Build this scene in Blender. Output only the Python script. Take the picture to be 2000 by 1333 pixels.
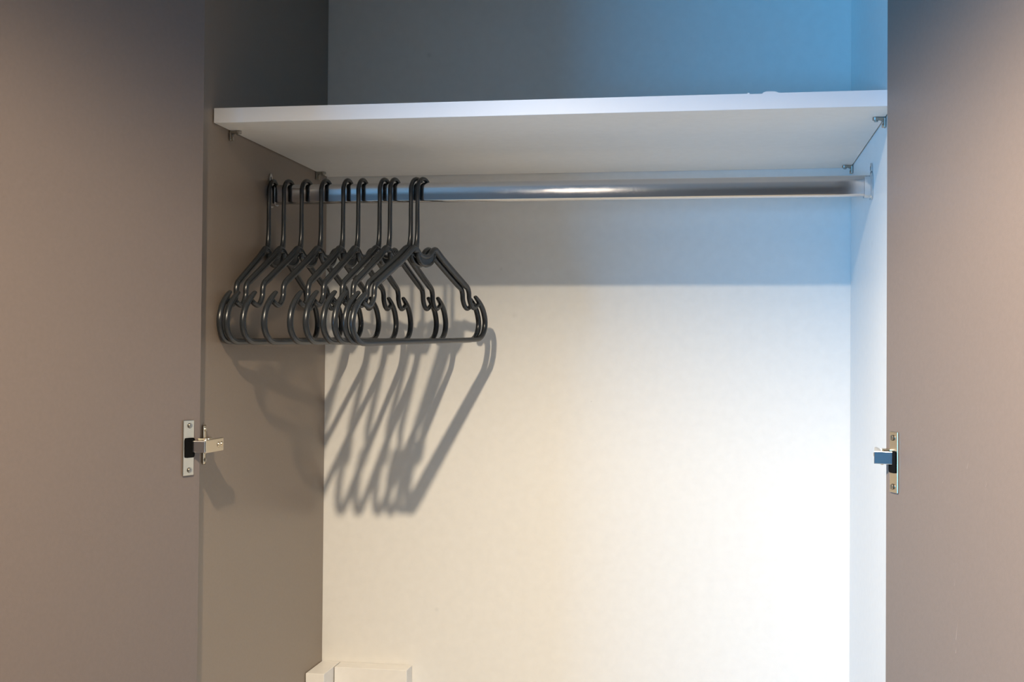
import bpy, bmesh, math, random
from mathutils import Vector, Matrix

# ------------------------------------------------------------------ basics
for o in list(bpy.data.objects):
    bpy.data.objects.remove(o)
SC = bpy.context.scene
COL = SC.collection
ZS = 1.85                 # height of the shelf underside above the floor
W = 0.81                  # inner width of the wardrobe
DS = 0.451                # shelf depth
T = 0.018                 # board thickness
YF = -0.490               # front edge of the side panels

# ------------------------------------------------------------------ camera
cam = bpy.data.cameras.new('camera')
cam.sensor_width = 36.0
cam.lens = 2411.9 / 2000 * 36.0
cam.clip_start = 0.02
co = bpy.data.objects.new('camera', cam)
COL.objects.link(co)
R = ((0.98649104, -0.16373761, -0.00504192),
     (0.16362947, 0.98637091, -0.01725743),
     (0.0077989, 0.01619929, 0.99983837))
right = Vector((R[0][0], R[1][0], R[2][0]))
fwd = Vector((R[0][1], R[1][1], R[2][1]))
up = Vector((R[0][2], R[1][2], R[2][2]))
m = Matrix((( right.x, up.x, -fwd.x, 0.614628),
            ( right.y, up.y, -fwd.y, -1.88892),
            ( right.z, up.z, -fwd.z, -0.290952 + ZS),
            (0, 0, 0, 1)))
co.matrix_world = m
SC.camera = co

# ------------------------------------------------------------------ world, lights, exposure
wd = bpy.data.worlds.new('world')
SC.world = wd
wd.use_nodes = True
wd.node_tree.nodes['Background'].inputs[0].default_value = (0.30, 0.52, 1.0, 1)
wd.node_tree.nodes['Background'].inputs[1].default_value = 0.6
SC.view_settings.view_transform = 'Standard'
SC.view_settings.look = 'None'
SC.view_settings.gamma = 1
SC.view_settings.use_curve_mapping = False
SC.view_settings.exposure = 0.13

# daylight entering through the room window (behind and left of the camera)
WIN = dict(x0=-3.2, x1=-1.55, z0=0.9, z1=1.7, y=-3.6)
al = bpy.data.lights.new('window_daylight', 'AREA')
al.shape = 'RECTANGLE'
al.size = WIN['x1'] - WIN['x0'] - 0.1
al.size_y = WIN['z1'] - WIN['z0'] - 0.1
al.color = (0.08, 0.46, 1.0)
al.energy = 172
ao = bpy.data.objects.new('window_daylight', al)
COL.objects.link(ao)
ao.location = ((WIN['x0'] + WIN['x1']) / 2, WIN['y'] - 0.03, (WIN['z0'] + WIN['z1']) / 2)
ao.rotation_euler = (math.radians(90), 0, 0)

# warm recessed spot in the ceiling in front of the wardrobe
LAMP = Vector((0.26, -1.41, 0.36 + ZS))
LAMP_E = 222.0
LAMP_POW = 1.3
LAMP_AXIS = Vector((0.56, 0.05, -1.0))      # the gimbal is turned a little to the right
pl = bpy.data.lights.new('spot_bulb', 'POINT')
pl.shadow_soft_size = 0.016
pl.color = (1.0, 0.83, 0.61)
pl.energy = LAMP_E
pl.use_nodes = True
nt = pl.node_tree
em = nt.nodes['Emission']
ge = nt.nodes.new('ShaderNodeNewGeometry')
ab = nt.nodes.new('ShaderNodeVectorMath'); ab.operation = 'DOT_PRODUCT'
nt.links.new(ge.outputs['Incoming'], ab.inputs[0])
ab.inputs[1].default_value = LAMP_AXIS.normalized()
mx = nt.nodes.new('ShaderNodeMath'); mx.operation = 'MAXIMUM'; mx.inputs[1].default_value = 0.0
nt.links.new(ab.outputs['Value'], mx.inputs[0])
pw = nt.nodes.new('ShaderNodeMath'); pw.operation = 'POWER'; pw.inputs[1].default_value = LAMP_POW
nt.links.new(mx.outputs[0], pw.inputs[0])
# the bulb sits up in its can: the rim cuts the flat rays off softly
sx = nt.nodes.new('ShaderNodeSeparateXYZ')
nt.links.new(ge.outputs['Incoming'], sx.inputs[0])
rim = nt.nodes.new('ShaderNodeMapRange'); rim.interpolation_type = 'SMOOTHSTEP'
rim.inputs['From Min'].default_value = -0.225
rim.inputs['From Max'].default_value = -0.52
nt.links.new(sx.outputs[2], rim.inputs['Value'])
ml = nt.nodes.new('ShaderNodeMath'); ml.operation = 'MULTIPLY'
nt.links.new(pw.outputs[0], ml.inputs[0]); nt.links.new(rim.outputs[0], ml.inputs[1])
nt.links.new(ml.outputs[0], em.inputs['Strength'])
po = bpy.data.objects.new('spot_bulb', pl)
COL.objects.link(po)
po.location = LAMP

# second ceiling lamp, further back in the room behind the camera
LAMP2 = Vector((0.12, -3.10, 2.205))
p2 = bpy.data.lights.new('room_bulb', 'POINT')
p2.shadow_soft_size = 0.03
p2.color = (1.0, 0.85, 0.66)
p2.energy = 3.0
p2o = bpy.data.objects.new('room_bulb', p2)
COL.objects.link(p2o)
p2o.location = LAMP2

# ------------------------------------------------------------------ materials
def mat(name, col, rough=0.5, metal=0.0, spec=0.5, grain=0.0, gscale=60.0, bump=0.0, bscale=900.0,
        stretch=(1, 1, 1), smudge=None, coat=0.0):
    mt = bpy.data.materials.new(name)
    mt.use_nodes = True
    t = mt.node_tree
    b = t.nodes['Principled BSDF']
    b.inputs['Base Color'].default_value = (*col, 1)
    b.inputs['Roughness'].default_value = rough
    b.inputs['Metallic'].default_value = metal
    b.inputs['Specular IOR Level'].default_value = spec
    b.inputs['Coat Weight'].default_value = coat
    tc = t.nodes.new('ShaderNodeTexCoord')
    mp = t.nodes.new('ShaderNodeMapping')
    mp.inputs['Scale'].default_value = stretch
    t.links.new(tc.outputs['Object'], mp.inputs[0])
    if grain:
        n = t.nodes.new('ShaderNodeTexNoise')
        n.inputs['Scale'].default_value = gscale
        n.inputs['Detail'].default_value = 6
        t.links.new(mp.outputs[0], n.inputs['Vector'])
        r = t.nodes.new('ShaderNodeMapRange')
        r.inputs['From Min'].default_value = 0.3
        r.inputs['From Max'].default_value = 0.7
        r.inputs['To Min'].default_value = 1 - grain
        r.inputs['To Max'].default_value = 1 + grain
        t.links.new(n.outputs[0], r.inputs['Value'])
        v = t.nodes.new('ShaderNodeVectorMath'); v.operation = 'SCALE'
        v.inputs[0].default_value = col
        t.links.new(r.outputs[0], v.inputs['Scale'])
        last = v.outputs[0]
        if smudge:
            # a few soft finger marks: (x, y, z, radius, strength) in object space
            for (px, py, pz, rad, st) in smudge:
                d = t.nodes.new('ShaderNodeVectorMath'); d.operation = 'DISTANCE'
                t.links.new(tc.outputs['Object'], d.inputs[0])
                d.inputs[1].default_value = (px, py, pz)
                rr = t.nodes.new('ShaderNodeMapRange')
                rr.interpolation_type = 'SMOOTHSTEP'
                rr.inputs['From Min'].default_value = 0
                rr.inputs['From Max'].default_value = rad
                rr.inputs['To Min'].default_value = 1 - st
                rr.inputs['To Max'].default_value = 1
                t.links.new(d.outputs['Value'], rr.inputs['Value'])
                v2 = t.nodes.new('ShaderNodeVectorMath'); v2.operation = 'SCALE'
                t.links.new(last, v2.inputs[0])
                t.links.new(rr.outputs[0], v2.inputs['Scale'])
                last = v2.outputs[0]
        t.links.new(last, b.inputs['Base Color'])
    if bump:
        n = t.nodes.new('ShaderNodeTexNoise')
        n.inputs['Scale'].default_value = bscale
        n.inputs['Detail'].default_value = 3
        t.links.new(mp.outputs[0], n.inputs['Vector'])
        bp = t.nodes.new('ShaderNodeBump')
        bp.inputs['Strength'].default_value = bump
        bp.inputs['Distance'].default_value = 0.0004
        t.links.new(n.outputs[0], bp.inputs['Height'])
        t.links.new(bp.outputs[0], b.inputs['Normal'])
    return mt

M = {}
M['white'] = mat('white_melamine', (0.78, 0.755, 0.71), 0.42, grain=0.02, gscale=90, bump=0.12, bscale=700)
M['white_back'] = mat('white_back_board', (0.74, 0.725, 0.69), 0.42, grain=0.02, gscale=70, bump=0.12, bscale=700,
                      smudge=[(0.283, 0, -0.148 + ZS, 0.004, 0.10), (0.165, 0, 0.19 + ZS, 0.006, 0.12),
                              (0.185, 0, -0.68 + ZS, 0.005, 0.08), (0.305, 0, -0.22 + ZS, 0.006, 0.06),
                              (0.425, 0, -0.352 + ZS, 0.0016, 0.25)])
M['white_side'] = mat('white_side_board', (0.74, 0.725, 0.69), 0.42, grain=0.02, gscale=90, bump=0.12, bscale=700,
                      smudge=[(W, -0.255, -0.137 + ZS, 0.007, 0.10)])
M['edge'] = mat('white_edge_band', (0.66, 0.655, 0.67), 0.35)
M['taupe'] = mat('taupe_melamine', (0.232, 0.178, 0.134), 0.34, grain=0.03, gscale=220, bump=0.2, bscale=900)
M['door'] = mat('taupe_door_laminate', (0.176, 0.139, 0.120), 0.42, grain=0.03, gscale=220, bump=0.2, bscale=900)
M['chrome'] = mat('chrome_tube', (0.52, 0.52, 0.53), 0.13, 1.0, bump=0.05, bscale=1500)
M['nickel'] = mat('nickel_plated_steel', (0.60, 0.52, 0.40), 0.24, 1.0)
M['steel'] = mat('polished_steel', (0.62, 0.62, 0.62), 0.12, 1.0)
M['cup_shade'] = mat('hinge_cup_shade', (0.005, 0.005, 0.005), 0.7, 0.0, spec=0.05)  # near-black stands for the shade inside the hinge cup
M['zinc'] = mat('dull_zinc', (0.42, 0.39, 0.34), 0.32, 1.0)
M['plastic'] = mat('charcoal_plastic', (0.016, 0.018, 0.020), 0.27, grain=0.05, gscale=120)
M['scuff'] = mat('pale_scuff', (0.27, 0.22, 0.19), 0.6)
M['room'] = mat('room_paint', (0.30, 0.30, 0.31), 0.8, grain=0.03, gscale=12)
M['ceil'] = mat('ceiling_paint', (0.58, 0.56, 0.54), 0.85)
M['wood'] = mat('pale_oak_floor', (0.80, 0.68, 0.52), 0.4, grain=0.25, gscale=8, stretch=(1, 8, 1))
M['frame'] = mat('window_frame_paint', (0.75, 0.75, 0.75), 0.4)
M['lampring'] = mat('brushed_lamp_ring', (0.6, 0.58, 0.55), 0.3, 1.0)

# ------------------------------------------------------------------ mesh helpers
def finish(name, bm, material, parent=None, origin=(0, 0, 0), smooth=False, kind=None, label=None):
    me = bpy.data.meshes.new(name)
    bm.normal_update()
    bm.to_mesh(me)
    bm.free()
    mats = material if isinstance(material, (list, tuple)) else [material]
    for x in mats:
        me.materials.append(x)
    if smooth:
        for p in me.polygons:
            p.use_smooth = True
    o = bpy.data.objects.new(name, me)
    COL.objects.link(o)
    if parent:
        o.parent = parent
        o.matrix_parent_inverse = ROOTINV.get(parent.name, Matrix.Identity(4))
        ROOTINV[o.name] = ROOTINV.get(parent.name, Matrix.Identity(4)) @ Matrix.Identity(4) if False else Matrix.Identity(4)
    if kind:
        o['kind'] = kind
    if label:
        o['label'] = label
    return o

ROOTINV = {}

def empty(name, loc, label=None, cat=None, group=None):
    o = bpy.data.objects.new(name, None)
    COL.objects.link(o)
    o.location = loc
    o.empty_display_size = 0.05
    if label: o['label'] = label
    if cat: o['category'] = cat
    if group: o['group'] = group
    ROOTINV[o.name] = Matrix.Translation(Vector(loc)).inverted()
    return o

def box(bm, x0, x1, y0, y1, z0, z1, bev=0.0, seg=2, mtx=None):
    vs = [bm.verts.new((x, y, z)) for x in (x0, x1) for y in (y0, y1) for z in (z0, z1)]
    f = [(0, 1, 3, 2), (4, 6, 7, 5), (0, 4, 5, 1), (2, 3, 7, 6), (0, 2, 6, 4), (1, 5, 7, 3)]
    fs = [bm.faces.new([vs[i] for i in q]) for q in f]
    allv = vs
    if bev:
        es = list({e for q in fs for e in q.edges})
        r = bmesh.ops.bevel(bm, geom=es, offset=bev, segments=seg, affect='EDGES', profile=0.5)
        allv = list({v for q in r['faces'] for v in q.verts})
        allv = list({v for v in allv})
    if mtx is not None:
        bmesh.ops.transform(bm, matrix=mtx, verts=[v for v in allv if v.is_valid])
    return allv

def cyl(bm, c, axis, r, h, n=24, r2=None, mtx=None):
    """capped cylinder centred on c, along axis"""
    a = Vector(axis).normalized()
    q = Vector((0, 0, 1)).rotation_difference(a).to_matrix().to_4x4()
    mm = Matrix.Translation(Vector(c)) @ q
    if mtx is not None:
        mm = mtx @ mm
    return bmesh.ops.create_cone(bm, cap_ends=True, segments=n, radius1=r, radius2=r if r2 is None else r2,
                                 depth=h, matrix=mm)['verts']

def catmull(pts, n=6):
    P = [Vector(p) for p in pts]
    out = []
    for i in range(len(P) - 1):
        p0 = P[max(i - 1, 0)]; p1 = P[i]; p2 = P[i + 1]; p3 = P[min(i + 2, len(P) - 1)]
        for k in range(n):
            t = k / n
            out.append(0.5 * ((2 * p1) + (-p0 + p2) * t + (2 * p0 - 5 * p1 + 4 * p2 - p3) * t * t +
                              (-p0 + 3 * p1 - 3 * p2 + p3) * t ** 3))
    out.append(P[-1])
    return out

def flat_sweep(bm, pts, n=10, sm=6):
    """sweep along a curve lying in the (s,z) plane of a hanger.
    pts: (s, z, half size in the plane, half thickness). Local x is the thickness axis, local y is s."""
    C = catmull([(a, b, c, d) for a, b, c, d in pts], sm) if sm else [Vector(p) for p in pts]
    rings = []
    for i, c in enumerate(C):
        a = C[max(i - 1, 0)]; b = C[min(i + 1, len(C) - 1)]
        tx, tz = b[0] - a[0], b[1] - a[1]
        L = math.hypot(tx, tz) or 1
        nx, nz = -tz / L, tx / L
        ring = []
        for k in range(n):
            an = 2 * math.pi * k / n
            e, t = math.cos(an) * c[2], math.sin(an) * c[3]
            ring.append(bm.verts.new((t, c[0] + nx * e, c[1] + nz * e)))
        rings.append(ring)
    for i in range(len(rings) - 1):
        for k in range(n):
            bm.faces.new((rings[i][k], rings[i][(k + 1) % n], rings[i + 1][(k + 1) % n], rings[i + 1][k]))
    for end, sgn in ((0, -1), (-1, 1)):
        c = C[end]; d = C[1 if end == 0 else -2]
        t = Vector((c[0] - d[0], c[1] - d[1])); t.normalize()
        r = min(c[2], c[3]) * 0.8
        tip = bm.verts.new((0, c[0] + t.x * r, c[1] + t.y * r))
        ring = rings[end]
        for k in range(n):
            bm.faces.new((ring[k], ring[(k + 1) % n], tip) if end else (ring[(k + 1) % n], ring[k], tip))
    bmesh.ops.recalc_face_normals(bm, faces=bm.faces)

# ------------------------------------------------------------------ room
def slab(name, x0, x1, y0, y1, z0, z1, mt):
    bm = bmesh.new()
    box(bm, x0, x1, y0, y1, z0, z1)
    return finish(name, bm, mt, kind='structure')

RX0, RX1, RY0, RY1, CE = -3.3, 2.3, -3.6, 0.03, 2.228
slab('floor', RX0 - .1, RX1 + .1, RY0 - .1, RY1 + .1, -0.1, 0, M['wood'])
slab('wall_left', RX0 - .1, RX0, RY0, RY1, 0, CE, M['room'])
slab('wall_right', RX1, RX1 + .1, RY0, RY1, 0, CE, M['room'])
slab('wall_back', RX0 - .1, RX1 + .1, RY1, RY1 + .1, 0, CE, M['room'])
bm = bmesh.new()                        # wall behind the camera, with the window opening
w = WIN
box(bm, RX0 - .1, w['x0'], RY0 - .1, RY0, 0, CE)
box(bm, w['x1'], RX1 + .1, RY0 - .1, RY0, 0, CE)
box(bm, w['x0'], w['x1'], RY0 - .1, RY0, 0, w['z0'])
box(bm, w['x0'], w['x1'], RY0 - .1, RY0, w['z1'], CE)
finish('wall_front', bm, M['room'], kind='structure')
bm = bmesh.new()
fy0, fy1 = RY0 + .0005, RY0 + .02
box(bm, w['x0'] - .04, w['x0'] + .02, fy0, fy1, w['z0'] - .04, w['z1'] + .04, .003)
box(bm, w['x1'] - .02, w['x1'] + .04, fy0, fy1, w['z0'] - .04, w['z1'] + .04, .003)
box(bm, w['x0'] + .02, w['x1'] - .02, fy0, fy1, w['z0'] - .04, w['z0'] + .02, .003)
box(bm, w['x0'] + .02, w['x1'] - .02, fy0, fy1, w['z1'] - .02, w['z1'] + .04, .003)
finish('window_1', bm, M['frame'], kind='structure')

# ceiling with a round hole for the recessed lamp
bm = bmesh.new()
N = 32
HR = 0.042
inner = []; outer = []
for k in range(N):
    a = 2 * math.pi * (k + .5) / N
    inner.append((LAMP.x + HR * math.cos(a), LAMP.y + HR * math.sin(a)))
corners = [(RX1 + .1, RY1 + .1), (RX0 - .1, RY1 + .1), (RX0 - .1, RY0 - .1), (RX1 + .1, RY0 - .1)]
iv = [bm.verts.new((x, y, CE)) for x, y in inner]
ov = [bm.verts.new((x, y, CE)) for x, y in corners]
q = N // 4
for c in range(4):
    idx = [(c * q + j) % N for j in range(q)]
    # fan of the quadrant
    for a, b in zip(idx[:-1], idx[1:]):
        bm.faces.new((iv[a], iv[b], ov[c]))
    a = idx[-1]; b = (a + 1) % N
    bm.faces.new((iv[a], iv[b], ov[(c + 1) % 4], ov[c]))
ret = bmesh.ops.extrude_face_region(bm, geom=list(bm.faces))
bmesh.ops.translate(bm, verts=[v for v in ret['geom'] if isinstance(v, bmesh.types.BMVert)], vec=(0, 0, 0.1))
bmesh.ops.recalc_face_normals(bm, faces=bm.faces)
finish('ceiling', bm, M['ceil'], kind='structure')

def downlight(L, label):
    lamp = empty('ceiling_downlight', (L.x, L.y, CE), label, 'lamp', 'ceiling lamps')
    bm = bmesh.new()
    prof = [(0.050, CE - .0005), (0.050, CE - .003), (0.036, CE - .004), (0.031, CE + .03), (0.031, CE + .06), (0.0335, CE + .06),
            (0.0335, CE + .03), (0.040, CE - .0005)]
    rings = [[bm.verts.new((L.x + r * math.cos(2 * math.pi * k / N), L.y + r * math.sin(2 * math.pi * k / N), z)) for k in range(N)] for r, z in prof]
    for i in range(len(rings)):
        A = rings[i]; B = rings[(i + 1) % len(rings)]
        for k in range(N):
            bm.faces.new((A[k], A[(k + 1) % N], B[(k + 1) % N], B[k]))
    bmesh.ops.recalc_face_normals(bm, faces=bm.faces)
    finish('trim_ring', bm, M['lampring'], lamp, smooth=True)
downlight(LAMP, 'small round metal downlight in the ceiling before the wardrobe')
downlight(LAMP2, 'second round metal downlight in the ceiling, nearer the room window')

# ------------------------------------------------------------------ wardrobe
ward = empty('wardrobe', (W / 2, -0.24, 0), 'wardrobe with white back, shelf, chrome rail and two open taupe doors', 'wardrobe')
TOPZ = 2.225
def board(name, x0, x1, y0, y1, z0, z1, mt, bev=0.0006, label=None, parent=ward):
    bm = bmesh.new()
    box(bm, x0, x1, y0, y1, z0, z1, bev, 1)
    return finish(name, bm, mt, parent, label=label)

board('side_panel', -T, 0, YF, 0.0, 0.002, TOPZ, M['taupe'], label='left side panel in matt taupe')
board('side_panel', W, W + T, YF, 0.0, 0.002, TOPZ, M['white_side'], label='right side panel in white')
board('back_panel', -T, W + T, 0.0005, 0.0085, 0.002, TOPZ, M['white_back'])
board('top_panel', 0.0003, W - .0003, YF, 0.0, TOPZ - T, TOPZ, M['white'])
board('base_panel', 0.0003, W - .0003, YF + .01, 0.0, 0.06, 0.06 + T, M['white'])
board('plinth', 0.0003, W - .0003, YF + .03, YF + .045, 0.002, 0.0595, M['taupe'])

# shelf: board with a front edge band that is chipped near its right end
bm = bmesh.new()
box(bm, 0.0012, W - 0.0012, -DS + .0006, -0.0006, ZS, ZS + T, 0.0004, 1)
shelf = finish('shelf', bm, M['white'], ward)
bm = bmesh.new()
bx = [0.0012, 0.6475, 0.6480, 0.6500, 0.6505, 0.6645, 0.6655, 0.6690, 0.6790, 0.6812, 0.6830, W - 0.0012]
bz = [T + .0002, T + .0002, T + .0012, T + .0012, T - .0004, T - .0004, T + .0012, T + .0022, T + .0020, T + .0012, T + .0002, T + .0002]
low = []; hi = []; lowb = []; hib = []
for x, z in zip(bx, bz):
    low.append(bm.verts.new((x, -DS - .0004, ZS + .0001)))
    hi.append(bm.verts.new((x, -DS - .0004, ZS + z)))
    lowb.append(bm.verts.new((x, -DS + .0004, ZS + .0001)))
    hib.append(bm.verts.new((x, -DS + .0004, ZS + z)))
for i in range(len(bx) - 1):
    bm.faces.new((low[i], low[i + 1], hi[i + 1], hi[i]))
    bm.faces.new((hi[i], hi[i + 1], hib[i + 1], hib[i]))
    bm.faces.new((lowb[i + 1], lowb[i], hib[i], hib[i + 1]))
    bm.faces.new((low[i + 1], low[i], lowb[i], lowb[i + 1]))
for s in (0, -1):
    bm.faces.new((low[s], hi[s], hib[s], lowb[s]))
bmesh.ops.recalc_face_normals(bm, faces=bm.faces)
finish('edge_band', bm, M['edge'], shelf, label='white edging strip, chipped near its right end')

# shelf supports: metal L shapes, pad under the shelf and curved leg on the side panel
def support(y, side):
    s = 1 if side < 0 else -1
    x = 0.0 if side < 0 else W
    bm = bmesh.new()
    X = lambda v: x + s * v
    # pad arm under the shelf
    a, b = sorted((X(0.0004), X(0.010)))
    box(bm, a, b, y - .0035, y + .0035, ZS - .0032, ZS - .0006, .0006)
    cyl(bm, (X(0.0115), y, ZS - .0022), (0, 0, 1), .0042, .003, 20)
    cyl(bm, (X(0.0115), y, ZS - .0044), (0, 0, 1), .0022, .002, 16)
    # flange on the panel
    a, b = sorted((X(0.0004), X(0.0026)))
    box(bm, a, b, y - .0038, y + .0038, ZS - .0125, ZS - .0008, .0007)
    # curved gusset between both
    prev = None
    for k in range(7):
        t = k / 6 * math.pi / 2
        px = 0.0022 + 0.0085 * (1 - math.sin(t)); pz = -0.0028 - 0.0085 * (1 - math.cos(t))
        vs = [bm.verts.new((X(px), y + dy, ZS + pz)) for dy in (-.0012, .0012)]
        vi = [bm.verts.new((X(0.0022), y + dy, ZS + pz)) for dy in (-.0012, .0012)]
        cur = (vs[0], vs[1], vi[1], vi[0])
        if prev:
            for i in range(4):
                bm.faces.new((prev[i], prev[(i + 1) % 4], cur[(i + 1) % 4], cur[i]))
        prev = cur
    # pin head
    cyl(bm, (X(0.0036), y, ZS - .0100), (1, 0, 0), .0026, .0026, 16)
    bmesh.ops.recalc_face_normals(bm, faces=bm.faces)
    finish('shelf_support', bm, M['zinc'], shelf)
for y in (-0.398, -0.054):
    support(y, -1)
for y in (-0.386, -0.027):
    support(y, 1)

# ---- clothes rail: oval tube, lightly bowed face, bottom lip
RY, RZ = -0.2545, -0.0628 + ZS
HK = 0.0628
def oval(hw, hh, n=64, e=2.0):
    pts = []
    # flat-sided oval with slightly convex faces, taller rounding on top than below
    rt, rb = 0.0062, 0.0034
    sag = 0.0004
    top, bot = hh - rt, -hh + rb
    seq = []
    for k in range(9):
        t = k / 8
        seq.append((-(hw - sag) - sag * (1 - (2 * t - 1) ** 2), bot + (top - bot) * t))
    for k in range(1, 12):
        a = math.pi - k * math.pi / 12
        seq.append(((hw - sag) * math.cos(a), top + rt * math.sin(a)))
    for k in range(9):
        t = 1 - k / 8
        seq.append(((hw - sag) + sag * (1 - (2 * t - 1) ** 2), bot + (top - bot) * t))
    for k in range(1, 12):
        a = -k * math.pi / 12
        seq.append(((hw - sag) * math.cos(a), bot + rb * math.sin(a)))
    return seq
def tube_x(bm, prof, x0, x1, cap=True):
    A = [bm.verts.new((x0, RY + a, RZ + b)) for a, b in prof]
    B = [bm.verts.new((x1, RY + a, RZ + b)) for a, b in prof]
    n = len(prof)
    for i in range(n):
        bm.faces.new((A[i], A[(i + 1) % n], B[(i + 1) % n], B[i]))
    if cap:
        bm.faces.new(A); bm.faces.new(list(reversed(B)))
    bmesh.ops.recalc_face_normals(bm, faces=bm.faces)
bm = bmesh.new()
tube_x(bm, oval(0.0078, 0.0138), 0.0035, W - 0.0035)
rail = finish('clothes_rail', bm, M['chrome'], ward, smooth=True)
md = rail.modifiers.new('es', 'EDGE_SPLIT'); md.split_angle = math.radians(50)

def bracket(side):
    s = 1 if side < 0 else -1
    x = 0.0 if side < 0 else W
    X = lambda v: x + s * v
    bm = bmesh.new()
    # wall flange
    P = oval(0.0115, 0.0178)
    a, b = sorted((X(0.0003), X(0.0022)))
    tube_x(bm, P, a, b)
    # open saddle that holds the tube: bottom shell and sides
    shell_o = oval(0.0096, 0.0158); shell_i = oval(0.0081, 0.0142)
    n = len(shell_o)
    xs = [X(0.0022), X(0.0105)]
    idx = list(range(n))
    for i in idx:
        j = (i + 1) % n
        if shell_o[i][1] > 0.0112 and shell_o[j][1] > 0.0112:
            continue                                       # open at the top
        o0 = [bm.verts.new((xx, RY + shell_o[k][0], RZ + shell_o[k][1])) for xx in xs for k in (i, j)]
        i0 = [bm.verts.new((xx, RY + shell_i[k][0], RZ + shell_i[k][1])) for xx in xs for k in (i, j)]
        bm.faces.new((o0[0], o0[1], o0[3], o0[2]))
        bm.faces.new((i0[0], i0[2], i0[3], i0[1]))
        bm.faces.new((o0[2], o0[3], i0[3], i0[2]))
        bm.faces.new((o0[0], i0[0], i0[1], o0[1]))
    bmesh.ops.remove_doubles(bm, verts=bm.verts, dist=0.00002)
    # screw lug with a hole above the tube
    N2 = 20
    ro, ri, zc, hh = 0.0052, 0.0023, 0.0228, 0.0022
    rr = []
    for xx in (X(0.0003), X(0.0022)):
        for rad in (ro, ri):
            rr.append([bm.verts.new((xx, RY + rad * math.cos(2 * math.pi * k / N2),
                                     RZ + zc + 1.35 * rad * math.sin(2 * math.pi * k / N2))) for k in range(N2)])
    for k in range(N2):
        j = (k + 1) % N2
        bm.faces.new((rr[0][k], rr[0][j], rr[1][j], rr[1][k]))
        bm.faces.new((rr[2][k], rr[3][k], rr[3][j], rr[2][j]))
        bm.faces.new((rr[0][k], rr[2][k], rr[2][j], rr[0][j]))
        bm.faces.new((rr[1][k], rr[1][j], rr[3][j], rr[3][k]))
    bmesh.ops.recalc_face_normals(bm, faces=bm.faces)
    o = finish('rail_bracket', bm, M['steel'], rail)
    return o
bracket(-1); bracket(1)

# ---- doors
PHI = math.radians(18)
def door_frame(side):
    """matrix: local u along the door away from the hinge, v out of the inner face, z up"""
    if side < 0:
        o = Vector((0.0105, -0.504, 0)); d = Vector((-math.sin(PHI), -math.cos(PHI), 0)); n = Vector((math.cos(PHI), -math.sin(PHI), 0))
    else:
        o = Vector((0.7958, -0.504, 0)); d = Vector((math.sin(PHI), -math.cos(PHI), 0)); n = Vector((-math.cos(PHI), -math.sin(PHI), 0))
    return Matrix(((d.x, n.x, 0, o.x), (d.y, n.y, 0, o.y), (0, 0, 1, 0), (0, 0, 0, 1)))
def door(side, label):
    mm = door_frame(side)
    bm = bmesh.new()
    box(bm, 0, 0.408, -T, 0, 0.03, TOPZ - .002, 0, 1, mm)
    bmesh.ops.recalc_face_normals(bm, faces=bm.faces)
    return finish('door', bm, M['door'], ward, label=label)
dl = door(-1, 'left door, taupe and standing open')
dr = door(1, 'right door, taupe, standing open, faint scratches')
# fine scratches on the right door
mm = door_frame(1)
random.seed(4)
for (u, z, L, a, wd_) in ((0.152, -0.545, 0.020, 78, .0005), (0.150, -0.565, 0.006, 80, .0006), (0.125, -0.405, 0.006, 60, .0003),
                     (0.172, -0.385, 0.010, 65, .0003), (0.205, -0.40, 0.007, 66, .0003), (0.148, -0.50, 0.008, 75, .0003)):
    bm = bmesh.new()
    ca, sa = math.cos(math.radians(a)), math.sin(math.radians(a))
    pts = [(u - ca * L / 2 + sa * wd_, z - sa * L / 2 - ca * wd_), (u + ca * L / 2, z + sa * L / 2), (u - ca * L / 2 - sa * wd_, z - sa * L / 2 + ca * wd_)]
    vs = [bm.verts.new(mm @ Vector((p[0], 0.00012, p[1] + ZS))) for p in pts]
    vb = [bm.verts.new(mm @ Vector((p[0], -0.0002, p[1] + ZS))) for p in pts]
    bm.faces.new(vs); bm.faces.new(vb[::-1])
    for i in range(3):
        bm.faces.new((vs[i], vb[i], vb[(i + 1) % 3], vs[(i + 1) % 3]))
    bmesh.ops.recalc_face_normals(bm, faces=bm.faces)
    finish('scratch', bm, M['scuff'], dr)

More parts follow.
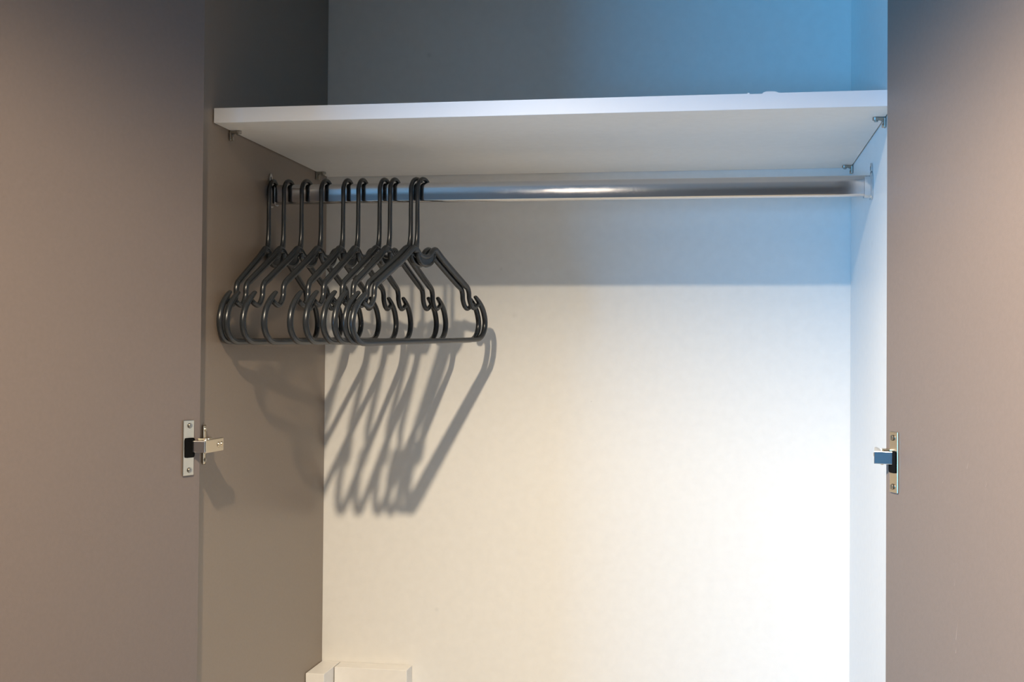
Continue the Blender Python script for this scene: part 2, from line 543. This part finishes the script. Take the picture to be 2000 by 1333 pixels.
# ---- hinges
def hinge(side):
    mm = door_frame(side)
    s = 1 if side < 0 else -1
    x = 0.0 if side < 0 else W
    X = lambda v: x + s * v
    ZC = ZS - 0.3955
    # cup plate on the door: rounded strip carrying the cup mouth
    bm = bmesh.new()
    box(bm, 0.0115, 0.0300, 0.0002, 0.0019, ZC - .0325, ZC + .0325, .0008, 3, mm)
    bmesh.ops.recalc_face_normals(bm, faces=bm.faces)
    plate = finish('hinge', bm, M['nickel'], ward, label='left hinge' if side < 0 else 'right hinge')
    # cup mouth: flat face, the shade of its hollow painted in as black
    bm = bmesh.new()
    pts = []
    for k in range(28):
        a = 2 * math.pi * k / 28
        u = 0.0195 + 0.0090 * max(-.92, min(.86, 1.25 * math.cos(a))); z = ZC + 0.0125 * max(-.93, min(.93, 1.15 * math.sin(a)))
        pts.append((u, z))
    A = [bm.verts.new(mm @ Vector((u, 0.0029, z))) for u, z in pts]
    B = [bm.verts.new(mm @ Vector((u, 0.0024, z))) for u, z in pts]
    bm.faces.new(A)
    for i in range(len(A)):
        bm.faces.new((A[i], A[(i + 1) % 28], B[(i + 1) % 28], B[i]))
    bmesh.ops.recalc_face_normals(bm, faces=bm.faces)
    finish('cup', bm, M['cup_shade'], plate, label='hinge cup, shaded hollow painted black')
    for dz in (-.0262, .0258):
        bm = bmesh.new()
        cyl(bm, (0.0190, 0.0030, ZC + dz), (0, 1, 0), .0031, .0012, 20, .0027, mm)
        for rot in (0, 90):
            q = Matrix.Translation((0.0190, 0.0038, ZC + dz)) @ Matrix.Rotation(math.radians(rot + 20), 4, 'Y')
            box(bm, -.0019, .0019, -.0003, .0003, -.0005, .0005, 0, 1, mm @ q)
        finish('screw', bm, M['zinc'], plate)
    # link from the cup to the arm (bent plate with side cheeks)
    reach = 0.0245 if side < 0 else 0.022
    zc = ZC + 0.0015 if side < 0 else ZC + .0045
    lx0, lx1 = (0.0083, 0.0243) if side < 0 else (0.0087, 0.0288)
    bm = bmesh.new()
    x0, x1 = sorted((X(lx0), X(lx1)))
    # gently turned towards the open side of the wardrobe
    tilt = math.radians(-3 if side < 0 else -18)
    piv = Vector(((x0 + x1) / 2, -0.5195, 0))
    tm = Matrix.Translation(piv) @ Matrix.Rotation(tilt, 4, 'Z') @ Matrix.Translation(-piv)
    box(bm, x0, x1, -0.5210, -0.5195, zc - .0072, zc + .0064, .0006, 2, tm)
    box(bm, x0 + .0004, x1 - .0004, -0.5195, -0.507, zc + .0050, zc + .0061, .0003, 1, tm)
    box(bm, x0 + .0004, x1 - .0004, -0.5195, -0.507, zc - .0070, zc - .0059, .0003, 1, tm)
    finish('link', bm, M['steel'], plate, label='polished steel link')
    # arm on its mounting plate
    bm = bmesh.new()
    a, b = sorted((X(0.0018), X(reach - 0.001)))
    box(bm, a, b, -0.5175, -0.470, zc - .0052, zc + .0046, .001, 2)
    a, b = sorted((X(reach - 0.0035), X(reach)))
    box(bm, a, b, -0.5180, -0.465, zc - .0082, zc + .0076, .001, 2)
    finish('arm', bm, M['nickel'], plate)
    bm = bmesh.new()
    a, b = sorted((X(0.0002), X(0.0022)))
    box(bm, a, b, -0.4735, -0.4655, ZC - .024, ZC + .024, .0018, 2)
    a, b = sorted((X(0.0002), X(0.0045)))
    box(bm, a, b, -0.479, -0.450, ZC - .0085, ZC + .0085, .0018, 2)
    finish('mounting_plate', bm, M['nickel'], plate)
    def screw(c, axis, r, mt='zinc'):
        bm = bmesh.new()
        ax = Vector(axis)
        cyl(bm, c, axis, r, .0014, 20, r * .85)
        cyl(bm, Vector(c) + ax * .0009, axis, r * .55, .0006, 6)
        finish('screw', bm, M[mt], plate)
    for dz in (-.0185, .0185):
        screw((X(0.0028), -0.4695, ZC + dz), (s, 0, 0), .0026)
    for yy in (-0.4800, -0.4712):
        screw((X(reach + .0004), yy, zc - .0002), (s, 0, 0), .0036, 'nickel')
    # small latch tabs above the link
    for yy in (-0.5125, -0.5050):
        bm = bmesh.new()
        a, b = sorted((X(reach - .012), X(reach - .001)))
        box(bm, a, b, yy - .0022, yy + .0022, zc + .0045, zc + .0088, .0008, 2)
        finish('adjuster', bm, M['nickel'], plate)
hinge(-1); hinge(1)

# ------------------------------------------------------------------ boxed casing in the lower left corner
cas = empty('corner_casing', (0.07, -0.03, 0.08), 'white boxed casing low in the left back corner of the wardrobe', 'casing')
TZ = ZS - 0.768
bm = bmesh.new()
box(bm, 0.0006, 0.0298, -0.0810, -0.0005, 0.079, TZ, .0006, 1)
finish('side_block', bm, M['white'], cas)
bm = bmesh.new()
box(bm, 0.0310, 0.1465, -0.0335, -0.0005, 0.079, TZ - .0004, .0006, 1)
finish('front_block', bm, M['white'], cas)

# ------------------------------------------------------------------ hangers
def make_hanger():
    root = empty('clothes_hanger', (0, 0, 0))
    # local frame: origin on the rail centre, y = along the hanger, z up
    z0 = HK      # shelf-relative heights -> rail-relative
    Z = lambda z: z + z0
    # hook
    bm = bmesh.new()
    st = -0.0195
    pts = [(-0.0265, Z(-.1445), .0075, .0040), (-0.0225, Z(-.136), .0048, .0036), (st - .0010, Z(-.126), .0035, .0032), (st, Z(-.110), .0030, .0030),
           (st + .0003, Z(-.090), .0029, .0029), (st + .0010, Z(-.073), .0029, .0029)]
    a0 = math.radians(172)
    rc = 0.0172
    cy, cz = -0.0015, Z(-.0634)
    for k in range(0, 9):
        a = a0 - k * math.radians(163) / 8
        pts.append((cy + rc * math.cos(a), cz + rc * math.sin(a) + .0005, .0029, .0030))
    pts.append((cy + rc - .0002, cz - .006, .0027, .0029))
    pts.append((cy + rc - .0006, cz - .011, .0024, .0026))
    flat_sweep(bm, pts, 10, 4)
    h = finish('hook', bm, M['plastic'], root, smooth=True)
    # frame
    bm = bmesh.new()
    half = [(0.0000, Z(-.1515), .0036, .0040), (0.0120, Z(-.1495), .0036, .0040), (0.0205, Z(-.1435), .0038, .0040), (0.0290, Z(-.1405), .0042, .0040),
            (0.0365, Z(-.1435), .0046, .0040), (0.0550, Z(-.1545), .0048, .0040), (0.0900, Z(-.1725), .0048, .0040), (0.1180, Z(-.1865), .0046, .0040),
            (0.1275, Z(-.1915), .0040, .0038), (0.1315, Z(-.1985), .0034, .0036), (0.1325, Z(-.2070), .0032, .0035), (0.1375, Z(-.2155), .0032, .0035),
            (0.1450, Z(-.2200), .0032, .0035), (0.1525, Z(-.2185), .0032, .0035), (0.1600, Z(-.2150), .0032, .0035)]
    left = [(-s, z, a, b) for s, z, a, b in half[::-1]]
    flat_sweep(bm, left[:-1] + half, 10, 3)
    lo = [(0.1520, Z(-.2035), .0024, .0030), (0.1580, Z(-.2070), .0032, .0036), (0.1680, Z(-.2140), .0040, .0040), (0.1775, Z(-.2235), .0042, .0040),
          (0.1835, Z(-0.2374), .0042, .0040), (0.1825, Z(-0.2494), .0042, .0040), (0.1760, Z(-0.2589), .0040, .0040), (0.1650, Z(-0.2649), .0038, .0040),
          (0.1500, Z(-0.2664), .0036, .0040), (0.1100, Z(-0.2664), .0035, .0040), (0.0500, Z(-0.2664), .0035, .0040)]
    ll = [(-s, z, a, b) for s, z, a, b in lo]
    flat_sweep(bm, lo + ll[::-1], 10, 3)
    finish('frame', bm, M['plastic'], root, smooth=True)
    # web plate under the dip
    bm = bmesh.new()
    outl = []
    for k in range(25):
        a = math.pi + math.pi * k / 24
        outl.append((0.003 + 0.0235 * math.cos(a), Z(-.1470) + 0.0165 * math.sin(a)))
    outl += [(0.0300, Z(-.1430)), (0.0205, Z(-.1440)), (0.0100, Z(-.1500)), (0.0, Z(-.1515)), (-.0100, Z(-.1500))]
    A = [bm.verts.new((0.0016, a, b)) for a, b in outl]
    B = [bm.verts.new((-0.0016, a, b)) for a, b in outl]
    bm.faces.new(A); bm.faces.new(B[::-1])
    for i in range(len(A)):
        bm.faces.new((A[i], A[(i + 1) % len(A)], B[(i + 1) % len(A)], B[i]))
    bmesh.ops.triangulate(bm, faces=[f for f in bm.faces if len(f.verts) > 4])
    bmesh.ops.recalc_face_normals(bm, faces=bm.faces)
    rim = [(s, z, .0022, .0032) for s, z in outl[0:25:2]]
    flat_sweep(bm, rim, 8, 2)
    finish('web', bm, M['plastic'], root)
    return root

spec = [  # x on the rail, twist (deg), roll (deg)
    (0.0072, 0.7, 1.4, 'charcoal plastic hanger nearest the left panel, first on the rail'),
    (0.0300, 5.3, 1.6, 'charcoal plastic hanger second from the left panel'),
    (0.0560, 6.9, 1.6, 'charcoal plastic hanger third from the left panel'),
    (0.0837, 6.9, 1.6, 'charcoal plastic hanger fourth from the left panel, hook over the back corner'),
    (0.1146, 5.9, 1.4, 'charcoal plastic hanger fifth from the left panel, middle of the row'),
    (0.1360, 6.3, 1.4, 'charcoal plastic hanger sixth from the left panel'),
    (0.1668, 9.2, 1.4, 'charcoal plastic hanger seventh from left, left of a close pair'),
    (0.1812, 9.2, 1.4, 'charcoal plastic hanger eighth from left, right of a close pair'),
    (0.2120, 15.5, 1.6, 'charcoal plastic hanger second from the empty rail, twisted, behind the last'),
    (0.2210, 15.6, 2.0, 'charcoal plastic hanger at the right end of the row, fully visible frame'),
]
proto = make_hanger()
kids = list(proto.children)
for i, (x, tw, ro, lab) in enumerate(spec):
    if i == 0:
        o = proto
    else:
        o = proto.copy(); COL.objects.link(o)
        for k in kids:
            c = k.copy(); COL.objects.link(c); c.parent = o
    o['label'] = lab; o['category'] = 'hanger'; o['group'] = 'charcoal hangers on the chrome rail'
    o.location = (x, RY - 0.0015, RZ + 0.0012)
    o.rotation_euler = (math.radians(ro), 0, -math.radians(tw))
